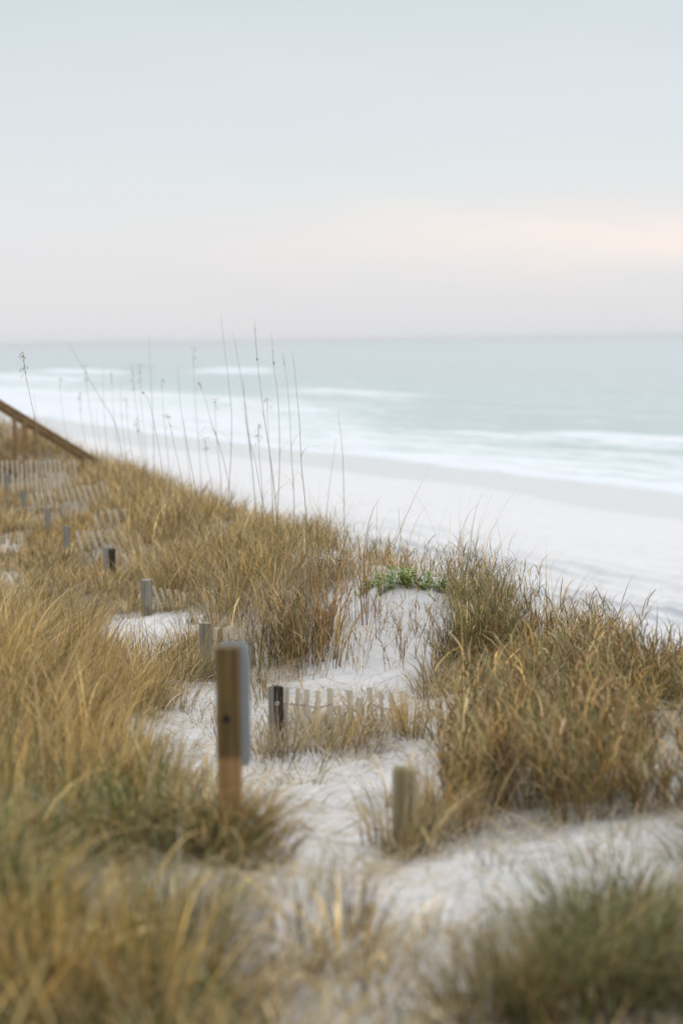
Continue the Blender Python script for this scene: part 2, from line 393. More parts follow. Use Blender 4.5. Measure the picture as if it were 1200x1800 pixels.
FRONT = [[(262, 1062), (385, 1068), (400, 1100), (262, 1110)], [(375, 1170), (450, 1160), (450, 1200), (375, 1215)], [(125, 968), (240, 962), (240, 990), (125, 1000)],
         [(50, 890), (180, 880), (180, 905), (50, 915)], [(15, 862), (125, 858), (125, 880), (15, 885)], [(160, 920), (220, 918), (220, 935), (160, 938)], [(-30, 846), (90, 842), (90, 856), (-30, 860)]]
def in_front(px, py):
    k = np.zeros(px.shape, bool)
    for f in FRONT: k |= inside(px, py, f)
    return k
def inside(px, py, poly):
    c = np.zeros(px.shape, bool); j = len(poly) - 1
    for i in range(len(poly)):
        xi, yi = poly[i]; xj, yj = poly[j]
        cond = ((yi > py) != (yj > py)) & (px < (xj - xi) * (py - yi) / (yj - yi + 1e-9) + xi)
        c ^= cond; j = i
    return c
def keep(px, py, jit=10):
    px = px + rng.normal(0, jit, px.shape); py = py + rng.normal(0, jit * .7, py.shape)
    k = np.ones(px.shape)
    for poly, f in BARE: k = np.where(inside(px, py, poly), f, k)
    return k
# ------------------------------------------------------------------ ground sheet
def geo(a, b, d0, g):
    o = [a]; d = d0
    while o[-1] < b: o.append(o[-1] + d); d *= g
    return np.array(o)
rows = np.concatenate([np.linspace(-14, 4.5, 22)[:-1], geo(4.5, 60, 0.055, 1.0042), geo(60.4, 400, 0.45, 1.012), geo(405, 6000, 8, 1.15)])
aa = np.linspace(-1, 1, 301); cols_a = np.sign(aa) * (0.19 * np.abs(aa) + 0.9 * np.abs(aa) ** 7)
RR, CA = np.meshgrid(rows, cols_a, indexing='ij')
X = CA * (np.maximum(RR, 0) + 5.0); Yg = RR
Z = terrain(X, Yg)
u_, v_ = uv(X, Yg)
edge = U_WET - .8 + 0.9 * np.sin(v_ * 0.055 + 1) + 0.35 * np.sin(v_ * .31)
wet = sstep((u_ - edge) / 1.6)
trk = np.exp(-((u_ - U_TR + .5 * np.sin(v_ * .08)) / 3.4) ** 2) * (0.5 + 0.5 * np.sin(u_ * 6.5 + 0.5 * np.sin(v_ * .15))) * (0.6 + .4 * np.sin(v_ * .37 + u_)) 
trk = np.clip(trk, 0, 1)
_gpx, _gpy = proj(np.stack([X, Yg, Z], -1)); _near = Yg > 3
thatch = np.where(_near, np.mean([keep(_gpx, _gpy, 14) for _ in range(6)], 0), 1.0)
thatch = thatch * np.where((_gpy > 1540) & (_gpx > 480) & (_gpx < 900), .35, 1.0) * (1 - sstep((u_ - np.interp(Yg, _cy, _cu) + .3) / 1.2))
nr, nc = X.shape
idx = np.arange(nr * nc).reshape(nr, nc)
q = np.stack([idx[:-1, :-1], idx[:-1, 1:], idx[1:, 1:], idx[1:, :-1]], -1).reshape(-1, 4)
o = npmesh('sand_ground', np.stack([X, Yg, Z], -1).reshape(-1, 3), q, M_SAND, attrs={'wet': wet.ravel(), 'tracks': trk.ravel(), 'thatch': thatch.ravel()}, smooth=True)
tag(o, 'white sand dune running down to the flat white beach', 'ground', kind='structure')

# ------------------------------------------------------------------ sea
us = np.concatenate([np.linspace(-3, 130, 330), geo(131, 45000, 1.2, 1.06)])
vs = np.concatenate([-geo(70, 30000, 12, 1.3)[::-1], np.linspace(-68, 900, 520), geo(905, 60000, 6, 1.12)])
Ug, Vg = np.meshgrid(us, vs, indexing='ij')
sx = P0[0] + NRM[0] * Ug + D[0] * Vg; sy = P0[1] + NRM[1] * Ug + D[1] * Vg
zz = np.full(Ug.shape, 0.0)
env = sstep((Ug - 6) / 30) * np.exp(-np.maximum(Ug - 200, 0) / 500)
zz += env * 0.12 * np.sin(Ug * 0.42 + 0.8 * np.sin(Vg * 0.013) + 0.4 * np.sin(Vg * .05)) + env * 0.05 * np.sin(Ug * 1.05 + 0.02 * Vg + 2)
foam = np.zeros_like(zz); shal = np.clip(np.exp(-np.maximum(Ug - 25, 0) / 60.0), 0, 1)
def wave(px, py, half_v, amp=0.5, wu=2.2, f=1.0, crest=0.0, trail=6.0):
    """a breaker whose crest is seen at a photo pixel"""
    global zz, foam
    u0, v0 = uvpx(px, py)
    uu = Ug - u0 - 0.5 * np.sin(Vg * .07); e = np.exp(-(np.abs(Vg - v0) / half_v) ** 4)
    zz += amp * e * np.where(uu > 0, np.exp(-(uu / (wu * 1.8)) ** 2), np.exp(-(uu / wu) ** 2))
    if f > 0:
        foam = np.maximum(foam, f * e * np.where(uu > crest, np.exp(-((uu - crest) / (wu * .7)) ** 2), np.exp(-(np.abs(uu - crest) / trail) ** 2)))
# far breakers on the left, rolling lines, and the shore surf
wave(150, 655, 42, .75, 2.4, 1.15, -1.2, 9)
wave(245, 650, 24, 1.05, 2.6, 0.0)
wave(60, 665, 60, .4, 2.4, 1.0, 0, 12)
wave(420, 655, 24, .85, 2.6, 1.25, -0.6, 6)
wave(80, 690, 60, .2, 3, 1.0, 0, 16)
wave(230, 728, 60, .2, 3, 1.0, 0, 12)
wave(620, 694, 26, .35, 2.2, .85, 0, 4.5)
wave(300, 700, 40, .3, 2.2, .95, 0, 6)
wave(450, 715, 30, .25, 2.0, .8, 0, 4)
wave(1130, 778, 13, .38, 1.4, 1.05, -.4, 3.0)
wave(900, 772, 10, .22, 1.2, .75, -.2, 2.6)
wave(1060, 742, 16, .25, 1.6, .0)
# swash: foamy band from the waterline out
sw_edge = 0.0 + 0.9 * np.sin(Vg * .06 + .6) + .4 * np.sin(Vg * .23) + .2 * np.sin(Vg * .71)
wid = 13 + 5 * sstep((Vg - 40) / 60) + 16 * sstep((Vg - 75) / 70) + 20 * sstep((Vg - 200) / 200)
sw = sstep((Ug - sw_edge) / .5) * (1 - .55 * sstep((Ug - 3) / wid) - .45 * sstep((Ug - wid * .8) / (wid * .6)))
foam = np.maximum(foam, sw * (0.76 + .2 * sstep((Vg - 50) / 60)))
foam = np.where(Ug < 1.0 + sw_edge, 1.5, foam)
zz += 0.05 * sstep((Ug - sw_edge) / .5) + 0.02
zz = np.where(Ug < sw_edge - .3, -.2 + .02 * Ug, zz)
nr, nc = Ug.shape; idx = np.arange(nr * nc).reshape(nr, nc)
q = np.stack([idx[:-1, :-1], idx[1:, :-1], idx[1:, 1:], idx[:-1, 1:]], -1).reshape(-1, 4)
o = npmesh('sea_water', np.stack([sx, sy, zz], -1).reshape(-1, 3), q, M_SEA, attrs={'foam': foam.ravel(), 'shallow': shal.ravel(), 'u': Ug.ravel(), 'v': Vg.ravel()}, smooth=True)
tag(o, 'pale green sea with white breakers rolling onto the beach', 'sea', kind='structure')

# ------------------------------------------------------------------ grass generator
PAL = {'gold': [(.54, .38, .155), (.47, .32, .12), (.62, .47, .23), (.38, .245, .09)],
       'tan':  [(.46, .35, .19), (.38, .28, .14), (.55, .44, .27), (.30, .22, .11)],
       'grey': [(.36, .31, .23), (.28, .235, .165), (.46, .41, .32)],
       'brown':[(.27, .16, .065), (.20, .12, .048), (.36, .235, .105), (.14, .085, .036)],
       'red':  [(.33, .17, .065), (.25, .13, .05), (.40, .23, .09)],
       'olive':[(.13, .125, .04), (.095, .10, .032), (.19, .175, .065)],
       'green':[(.10, .14, .04), (.14, .17, .055)]}
def pick(mixd, n):
    ks = list(mixd); w_ = np.array([mixd[k] for k in ks], float); w_ /= w_.sum()
    allc = np.concatenate([np.array(PAL[k]) for k in ks]); pw = np.concatenate([[w_[i] / len(PAL[k])] * len(PAL[k]) for i, k in enumerate(ks)])
    c = allc[rng.choice(len(allc), n, p=pw)]
    g_ = c.mean(1, keepdims=True); c = np.clip(g_ + (c - g_) * 1.14, .008, 1) * 1.03
    return c * rng.uniform(.82, 1.18, (n, 1))
def ribbons(root, L, az_, th0, bend, wd_, col, seg=6, kp=1.4, wob=0.0, basecol=None, flat=False):
    n = len(root); L = np.broadcast_to(L, n); wd_ = np.broadcast_to(wd_, n)
    p = root.astype(float).copy(); S = seg + 1
    out = np.empty((n, S, 2, 3)); cc = np.empty((n, S, 2, 3))
    rz = rng.uniform(-.9, .9, n)
    azc = az_.copy()
    kink = rng.normal(0, 1, (n, S)) * wob
    for i in range(S):
        t = i / seg
        th = th0 + bend * t ** kp + kink[:, i] * .6
        azc = azc + kink[:, i] + (.02 if not wob else 0)
        dr = np.stack([np.sin(th) * np.cos(azc), np.sin(th) * np.sin(azc), np.cos(th)], -1)
        side = np.stack([-np.sin(azc + rz), np.cos(azc + rz), np.zeros(n)], -1)
        side = side - (side * dr).sum(-1, keepdims=True) * dr
        side /= np.linalg.norm(side, axis=-1, keepdims=True) + 1e-9
        wdt = wd_ * (1.0 - .15 * (1 - t)) * np.clip(1.25 * (1 - t ** 1.7), .10, 1) * .5
        out[:, i, 0] = p - side * wdt[:, None]; out[:, i, 1] = p + side * wdt[:, None]
        c = col
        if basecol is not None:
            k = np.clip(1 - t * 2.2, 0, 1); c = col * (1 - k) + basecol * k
        cc[:, i, 0] = c; cc[:, i, 1] = c
        p = p + dr * (L / seg)[:, None]
    base = (np.arange(n) * S * 2)[:, None]
    i0 = (np.arange(seg) * 2)[None]
    q_ = np.stack([base + i0, base + i0 + 1, base + i0 + 3, base + i0 + 2], -1).reshape(-1, 4)
    return out.reshape(-1, 3), q_, cc.reshape(-1, 3)
class Bag:
    def __init__(s): s.v = []; s.q = []; s.c = []; s.n = 0
    def add(s, r):
        v, q_, c = r
        if len(v) == 0: return
        s.v.append(v); s.q.append(q_ + s.n); s.c.append(c); s.n += len(v)
    def build(s, name, parent=None, mat=None):
        return npmesh(name, np.concatenate(s.v), np.concatenate(s.q), mat or M_GRASS, parent, cols=np.concatenate(s.c))
WIND = math.radians(10)      # blades lean towards +x
def put_z(xy, dz=-0.02):
    return np.column_stack([xy, terrain(xy[:, 0], xy[:, 1]) + dz])
def tussocks(bag, cx, cy, nb, rad, Hm, pal, lean=.25, bend=1.5, wmm=4.5, seg=6, upright=0., kp=1.5, base=None, wob=0.03, windk=.35):
    """arching tussocks round the given centres, nb blades in each"""
    m = len(cx); nb = int(nb)
    X0 = np.repeat(cx, nb); Y0 = np.repeat(cy, nb); Rr = np.repeat(np.broadcast_to(rad, m), nb); HH = np.repeat(np.broadcast_to(Hm, m), nb)
    n = len(X0)
    a = rng.uniform(0, 2 * np.pi, n); r = Rr * np.sqrt(rng.uniform(0, 1, n))
    xy = np.column_stack([X0 + np.cos(a) * r, Y0 + np.sin(a) * r])
    root = put_z(xy)
    dx, dy = np.cos(a) * (.4 + r / (Rr + 1e-6)) + rng.normal(0, .5, n) + windk * np.cos(WIND), np.sin(a) * (.4 + r / (Rr + 1e-6)) + rng.normal(0, .5, n) + windk * np.sin(WIND)
    az_ = np.arctan2(dy, dx)
    th0 = np.abs(rng.normal(lean, .16, n)) * (1 - .6 * upright)
    bd = np.clip(rng.normal(bend, .5, n), .05, 2.6)
    L = HH * rng.uniform(.55, 1.25, n)
    ks = list(pal); w_ = np.array([pal[k] for k in ks], float); w_ /= w_.sum()
    dom = rng.choice(len(ks), m, p=w_); br = np.exp(rng.normal(0, .16, m)); hv = rng.uniform(.72, 1.2, m)
    col = pick(pal, n)
    for k_ in range(len(ks)):
        mm_ = (np.repeat(dom, nb) == k_) & (rng.uniform(0, 1, n) < .6)
        col[mm_] = pick({ks[k_]: 1}, int(mm_.sum()))
    col = col * np.repeat(br, nb)[:, None] * np.exp(rng.normal(0, .30, n))[:, None]
    L = L * np.repeat(hv, nb)
    bc = pick(base, n) * .5 if base is not None else col * .4  # blade bases painted darker for shade deep in the clump, part dead thatch
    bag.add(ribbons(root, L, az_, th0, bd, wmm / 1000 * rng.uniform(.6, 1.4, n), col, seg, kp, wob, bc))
def reeds(bag, cx, cy, nb, rad, Hm, pal, lean=.12, wmm=4.0, leaves=5, leafL=.2, lp=None, wob=.05, leafbend=1.6, windk=.25, lw=5):
    """upright culms with short curling leaves along them"""
    m = len(cx); X0 = np.repeat(cx, nb); Y0 = np.repeat(cy, nb); Rr = np.repeat(np.broadcast_to(rad, m), nb); HH = np.repeat(np.broadcast_to(Hm, m), nb); n = len(X0)
    a = rng.uniform(0, 2 * np.pi, n); r = Rr * np.sqrt(rng.uniform(0, 1, n))
    root = put_z(np.column_stack([X0 + np.cos(a) * r, Y0 + np.sin(a) * r]))
    az_ = np.arctan2(np.sin(a) * .6 + rng.normal(0, .5, n), np.cos(a) * .6 + rng.normal(0, .5, n) + windk)
    L = HH * rng.uniform(.5, 1.15, n); th0 = np.abs(rng.normal(lean, .12, n)); bd = np.abs(rng.normal(.3, .25, n)); seg = 5
    br = np.exp(rng.normal(0, .2, m)); col = pick(pal, n) * np.repeat(br, nb)[:, None]
    v, q_, c = ribbons(root, L, az_, th0, bd, wmm / 1000 * rng.uniform(.7, 1.3, n), col, seg, 1.2, wob)
    bag.add((v, q_, c))
    pts = v.reshape(n, seg + 1, 2, 3).mean(2)
    k = rng.uniform(.12, 1., (n, leaves)) * seg; i0 = np.minimum(k.astype(int), seg - 1); f = (k - i0)[..., None]
    ii = np.arange(n)[:, None]
    lr = (pts[ii, i0] * (1 - f) + pts[ii, i0 + 1] * f).reshape(-1, 3)
    m2 = len(lr); lc = pick(lp or pal, m2) * np.repeat(np.repeat(br, nb), leaves)[:, None] * np.exp(rng.normal(0, .38, m2))[:, None]
    bag.add(ribbons(lr, leafL * rng.uniform(.4, 1.4, m2), rng.uniform(0, 2 * np.pi, m2), np.abs(rng.normal(.45, .2, m2)), np.clip(rng.normal(leafbend, .7, m2), 0, 3.2), lw / 1000 * rng.uniform(.5, 1.3, m2), lc, 5, 1.3, .12))
def litter(bag, xy, pal, Lm=.3, wmm=4):
    n = len(xy); root = put_z(xy, .022)
    bag.add(ribbons(root, Lm * rng.uniform(.3, 1.3, n), rng.uniform(0, 2 * np.pi, n), rng.uniform(1.28, 1.54, n), rng.uniform(-.05, .3, n), wmm / 1000 * rng.uniform(.5, 1.4, n), pick(pal, n), 5, 1.0, .18))

def scatter(dens, y0, y1):
    """random ground points over the dune between two distances"""
    W = lambda y: .20 * y + 1.0
    n = int(dens * (.2 * (y1 * y1 - y0 * y0) + 2 * (y1 - y0)))
    y = np.sqrt(rng.uniform(y0 * y0, y1 * y1, n)); x = rng.uniform(-1, 1, n) * W(y)
    u, v = uv(x, y); uc = np.interp(y, _cy, _cu)
    ok = rng.uniform(0, 1, n) > sstep((u - uc + .1) / 1.1)
    x, y = x[ok], y[ok]
    z = terrain(x, y, False); px, py = proj(np.column_stack([x, y, z]))
    return x, y, px, py

# ------------------------------------------------------------------ posts
def add_mat(o, m): o.data.materials.append(m)
def square_post(px, pt, pb, Y, wd_, rot, matL, matR, name='fence_post', parent=None, lean=0.0, tilt=.0):
    top = P(px, pt, Y); zb = ground_z(top[0], top[1]) - .25
    h = (top[2] - zb) / 2
    bm = bmesh.new()
    R = Matrix.Rotation(lean, 3, 'Y') @ Matrix.Rotation(tilt, 3, 'X') @ Matrix.Rotation(rot, 3, 'Z')
    bbox(bm, (top[0], top[1], zb + h), (wd_ / 2, wd_ / 2, h), R, .004)
    for v in bm.verts:
        if v.co.z > top[2] - .02: v.co.z += .006 * math.sin(v.co.x * 90) 
    o = bmobj(name, bm, matR, parent)
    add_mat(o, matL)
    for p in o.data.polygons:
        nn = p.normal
        if nn.x < -.35 and abs(nn.z) < .5: p.material_index = 1  # left-facing sides take their own wood tone, the others keep matR
    return o
# near wooden post with a metal sign on its far side
YS = 9.1
top = P(400, 1137, YS)
root = empty('sign_post', (top[0], top[1], ground_z(top[0], top[1])))
tag(root, 'blurred brown square post with a narrow grey metal sign on its far side', 'sign post')
zb = root.location.z - .3
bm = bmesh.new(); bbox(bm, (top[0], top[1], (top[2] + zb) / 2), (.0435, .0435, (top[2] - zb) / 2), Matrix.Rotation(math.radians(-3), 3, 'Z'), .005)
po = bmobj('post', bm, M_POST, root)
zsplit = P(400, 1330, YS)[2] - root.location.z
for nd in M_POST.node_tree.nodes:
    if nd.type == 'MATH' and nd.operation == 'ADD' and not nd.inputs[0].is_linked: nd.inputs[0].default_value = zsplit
c0, c1 = P(411, 1128, YS + .05), P(411, 1347, YS + .05)
bm = bmesh.new()
wS, hS, rS, tS = .0585, (c0[2] - c1[2]) / 2, .028, .0022
ring = []
for cx_, cz_, a0 in ((wS - rS, hS - rS, 0), (-wS + rS, hS - rS, 90), (-wS + rS, -hS + rS, 180), (wS - rS, -hS + rS, 270)):
    for k in range(7):
        a = math.radians(a0 + k * 15); ring.append((cx_ + rS * math.cos(a), cz_ + rS * math.sin(a)))
cz_ = (c0[2] + c1[2]) / 2
f_ = [bm.verts.new((c0[0] + x_, c0[1] + .0 - tS, cz_ + z_)) for x_, z_ in ring]; bk = [bm.verts.new((c0[0] + x_, c0[1] + tS, cz_ + z_)) for x_, z_ in ring]
bm.faces.new(f_[::-1]); bm.faces.new(bk)
for i in range(len(ring)): bm.faces.new((f_[i], f_[(i + 1) % len(ring)], bk[(i + 1) % len(ring)], bk[i]))
bmesh.ops.recalc_face_normals(bm, faces=bm.faces)
bmobj('sign_plate', bm, M_SIGN, root)
hc = P(398, 1264, YS - .0465); bm = bmesh.new()
bmesh.ops.create_uvsphere(bm, u_segments=14, v_segments=8, radius=1.0)
for v in bm.verts: v.co = Vector((v.co.x * .0125 + hc[0], v.co.y * .004 + hc[1], v.co.z * .017 + hc[2]))
bmobj('knot', bm, M_HOLE, root, True)

# short rounded pile in the sand
def round_post(px, pt, Y, r, mat, name, label, lean=0):
    t_ = P(px, pt, Y); g = ground_z(t_[0], t_[1])
    root = empty(name, (t_[0], t_[1], g)); tag(root, label, 'post')
    bm = bmesh.new(); prof = [(-.2, 1.03), (.0, 1.02), (.4, 1.0), (.8, .98), (.93, .96), (.975, .90), (.995, .72), (1.0, .0)]
    seg = 20; rings = []; hh = t_[2] - g
    for q_, (f, k) in enumerate(prof):
        z_ = g + hh * f; off = (z_ - g) * lean
        if k == 0: rings.append([bm.verts.new((t_[0] + off, t_[1], z_))]); continue
        rings.append([bm.verts.new((t_[0] + off + r * k * (1 + .03 * math.sin(3 * a + f * 2)) * math.cos(a), t_[1] + r * k * (1 + .03 * math.sin(2 * a)) * math.sin(a), z_ + (.004 * math.sin(a * 3) if k < .97 else 0))) for a in [j * 2 * math.pi / seg for j in range(seg)]])
    for i in range(len(rings) - 2):
        for j in range(seg): bm.faces.new((rings[i][j], rings[i][(j + 1) % seg], rings[i + 1][(j + 1) % seg], rings[i + 1][j]))
    for j in range(seg): bm.faces.new((rings[-2][j], rings[-2][(j + 1) % seg], rings[-1][0]))
    # two drying cracks as thin raised splinters
    o = bmobj('pile', bm, mat, root, True)
    bm = bmesh.new(); bbox(bm, (t_[0] + r * .45, t_[1] - r * .86, g + hh * .6), (.0016, .006, hh * .22), None, .001)
    bmobj('splinter', bm, M_DARK, root)
    return root
round_post(710, 1347, 9.8, .052, M_PILE, 'wooden_pile', 'short round tan wooden post with grass round its foot')
round_post(822, 1352, 11.3, .030, M_DARK, 'wooden_pile', 'thin dark stub of a post half hidden by the brown reeds', .03)

# ------------------------------------------------------------------ slat sand fences
def fence(label, post, slats, Yp, wd_=.07, rot=30, mats=(None, None), sw=.030, hang=None, extra=None, plean=0.0):
    """post = (px, py_top, py_base); slats = list of (px_top, py_top, px_bottom, py_bottom, Y)"""
    tp = P(post[0], post[1], Yp); g = ground_z(tp[0], tp[1])
    root = empty('slat_fence', (tp[0], tp[1], g)); tag(root, label, 'fence', 'slat sand fences in the dune')
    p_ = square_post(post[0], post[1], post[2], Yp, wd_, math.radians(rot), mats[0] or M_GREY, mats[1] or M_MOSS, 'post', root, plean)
    bm = bmesh.new(); tops = []; mids = []; r_ = random.Random(int(post[0] * 7 + Yp * 3))
    for a, b_, c, d, Y in slats:
        t_ = Vector(P(a, b_, Y)); bt = Vector(P(c, d, Y))
        ax = (t_ - bt).normalized()
        gz = ground_z(bt.x, bt.y)
        if bt.z > gz - .04: bt = bt - ax * ((bt.z - gz + .06) / max(ax.z, .3))
        L = (t_ - bt).length; yaw = r_.uniform(-.25, .25)
        xa = Vector((math.cos(yaw), math.sin(yaw), 0)); xa = (xa - ax * xa.dot(ax)).normalized(); ya = ax.cross(xa)
        R = Matrix((xa, ya, ax)).transposed()
        cut = r_.uniform(.03, .12) if r_.random() < .15 else 0.0; t_ = t_ - ax * min(cut, L * .3); L -= min(cut, L * .3)
        bbox(bm, (t_ + bt) / 2, (sw / 2 * r_.uniform(.75, 1.15) * (1.45 if Yp > 30 else 1.12), .0055, L / 2), R, .0012)
        tops.append(t_ - ax * (.10 + r_.uniform(-.006, .006))); mids.append(t_ - ax * min(.30, L * .7))
    bmobj('slat_panel', bm, M_SLAT, root)
    start = Vector(tp)
    for line, dz in ((tops, .1), (mids, .3)):
        bm = bmesh.new()
        for s_ in (-1, 1):
            pts = [start - Vector((0, .03, dz))]
            for i, p in enumerate(line):
                pts.append(p + Vector((0, .010 * s_ * (1 if i % 2 else -1), .002 * s_)))
                if i < len(line) - 1: pts.append((p + line[i + 1]) / 2 + Vector((0, 0, 0.003 * s_)))
            tube(bm, pts, .0016, 5)
        bmobj('wire', bm, M_WIRE, root)
    return root
def srow(x0, x1, n, t0, t1, b0, b1, Y0, Y1, lean0=0, lean1=0, jit=2.0, seed=1):
    r_ = random.Random(seed); out = []
    for i in range(n):
        f = i / (n - 1) if n > 1 else 0
        a = x0 + (x1 - x0) * f + r_.uniform(-1, 1) * jit * .6
        ln = lean0 + (lean1 - lean0) * f
        out.append((a, t0 + (t1 - t0) * f + r_.uniform(-1, 1) * jit, a + ln + r_.uniform(-1, 1) * jit * .8, b0 + (b1 - b0) * f, Y0 + (Y1 - Y0) * f))
    return out
f1 = fence('nearest slat fence with a dark post bearing a small metal washer', (484.5, 1206, 1320), srow(506, 704, 12, 1207, 1214, 1300, 1280, 14.05, 14.6, -2, 5, 4.5, 3), 14.0, .068, 32, (M_GREY, M_DARK))
wp = P(487, 1237, 13.945); bm = bmesh.new(); n_ = 16
for k in range(n_):
    pass
rings = []
for k in range(n_):
    a = 2 * math.pi * k / n_; rings.append([bm.verts.new((wp[0] + (.0095 + .0038 * math.cos(b_)) * math.cos(a), wp[1] + .003 * math.sin(b_), wp[2] + (.0095 + .0038 * math.cos(b_)) * math.sin(a))) for b_ in (0, 1.57, 3.14, 4.71)])
for k in range(n_):
    for j in range(4): bm.faces.new((rings[k][j], rings[k][(j + 1) % 4], rings[(k + 1) % n_][(j + 1) % 4], rings[(k + 1) % n_][j]))
bmobj('washer', bm, M_ZINC, f1, True)
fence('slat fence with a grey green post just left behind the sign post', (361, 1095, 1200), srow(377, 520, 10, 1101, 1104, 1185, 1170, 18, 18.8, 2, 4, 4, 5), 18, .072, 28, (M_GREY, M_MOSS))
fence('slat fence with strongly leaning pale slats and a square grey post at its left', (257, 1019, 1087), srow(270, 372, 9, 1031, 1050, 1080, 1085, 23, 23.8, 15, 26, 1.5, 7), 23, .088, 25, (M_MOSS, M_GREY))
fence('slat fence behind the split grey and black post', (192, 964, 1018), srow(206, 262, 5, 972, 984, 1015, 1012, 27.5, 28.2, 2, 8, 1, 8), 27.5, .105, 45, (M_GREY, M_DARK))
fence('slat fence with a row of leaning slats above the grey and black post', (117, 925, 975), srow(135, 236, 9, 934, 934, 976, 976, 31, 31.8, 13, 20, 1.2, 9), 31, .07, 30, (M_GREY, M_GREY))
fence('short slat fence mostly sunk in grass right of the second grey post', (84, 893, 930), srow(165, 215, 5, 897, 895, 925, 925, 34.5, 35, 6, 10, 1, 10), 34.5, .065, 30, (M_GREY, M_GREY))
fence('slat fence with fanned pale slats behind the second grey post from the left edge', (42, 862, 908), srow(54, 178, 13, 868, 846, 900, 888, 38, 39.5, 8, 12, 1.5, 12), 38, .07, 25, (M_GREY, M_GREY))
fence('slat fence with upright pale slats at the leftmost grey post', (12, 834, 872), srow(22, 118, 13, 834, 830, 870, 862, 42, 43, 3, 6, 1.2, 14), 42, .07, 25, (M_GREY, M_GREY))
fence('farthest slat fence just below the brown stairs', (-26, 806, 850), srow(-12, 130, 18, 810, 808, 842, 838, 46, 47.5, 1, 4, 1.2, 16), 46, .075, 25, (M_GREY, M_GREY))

# ------------------------------------------------------------------ timber stairs with a sloping handrail
YE = 52.0
e1 = P(168, 806, YE)
sd_ = Vector((-NRM[0], -NRM[1], 0))                     # landward
slope = (P(0, 702, YE - .7)[2] - e1[2]) / 2.08
g_ = ground_z(e1[0], e1[1])
st = empty('beach_stairs', (e1[0], e1[1], g_)); tag(st, 'brown timber stairs with a sloping handrail going down the dune', 'stairs')
E1 = Vector(e1)
def onr(s, dz=0, side=0.0): return E1 + sd_ * s + Vector((0, 0, slope * s + dz)) + Vector((D[0], D[1], 0)) * side
Lr = 3.4
def sloped(name, s0, s1, dz, hw, hh, side=0, mat=M_TIMB):
    a, b_ = onr(s0, dz, side), onr(s1, dz, side); ax = (b_ - a).normalized(); yb = Vector((D[0], D[1], 0)); zb_ = ax.cross(yb).normalized()
    if zb_.z < 0: zb_ = -zb_
    R = Matrix((ax, yb, zb_)).transposed(); bm = bmesh.new(); bbox(bm, (a + b_) / 2, ((b_ - a).length / 2, hw, hh), R, .006); return bmobj(name, bm, mat, st)
for side in (0, 1.25):
    sloped('handrail', -.10, Lr, .0, .06, .018, side)
    sloped('rail_board', -.02, Lr, -.062, .018, .042, side)
    sloped('stringer', -.05, Lr, -1.22, .022, .12, side + (.04 if side == 0 else -.04))
    for s_ in (.0, 1.28, 1.5, 3.1):
        t_ = onr(s_, -.03, side + (.055 if side == 0 else -.055)); bm = bmesh.new(); zb2 = min(t_.z - 1.2, ground_z(t_.x, t_.y) - .3)
        bbox(bm, (t_.x, t_.y, (t_.z + zb2) / 2), (.045, .034, (t_.z - zb2) / 2), None, .004); bmobj('post', bm, M_TIMB, st)
for i in range(12):
    s_ = .1 + i * .28; c_ = onr(s_, -1.18, .625); bm = bmesh.new()
    bbox(bm, c_, (.14, .56, .019), Matrix((sd_, Vector((D[0], D[1], 0)), Vector((0, 0, 1)))).transposed(), .003); bmobj('tread', bm, M_TIMB, st)

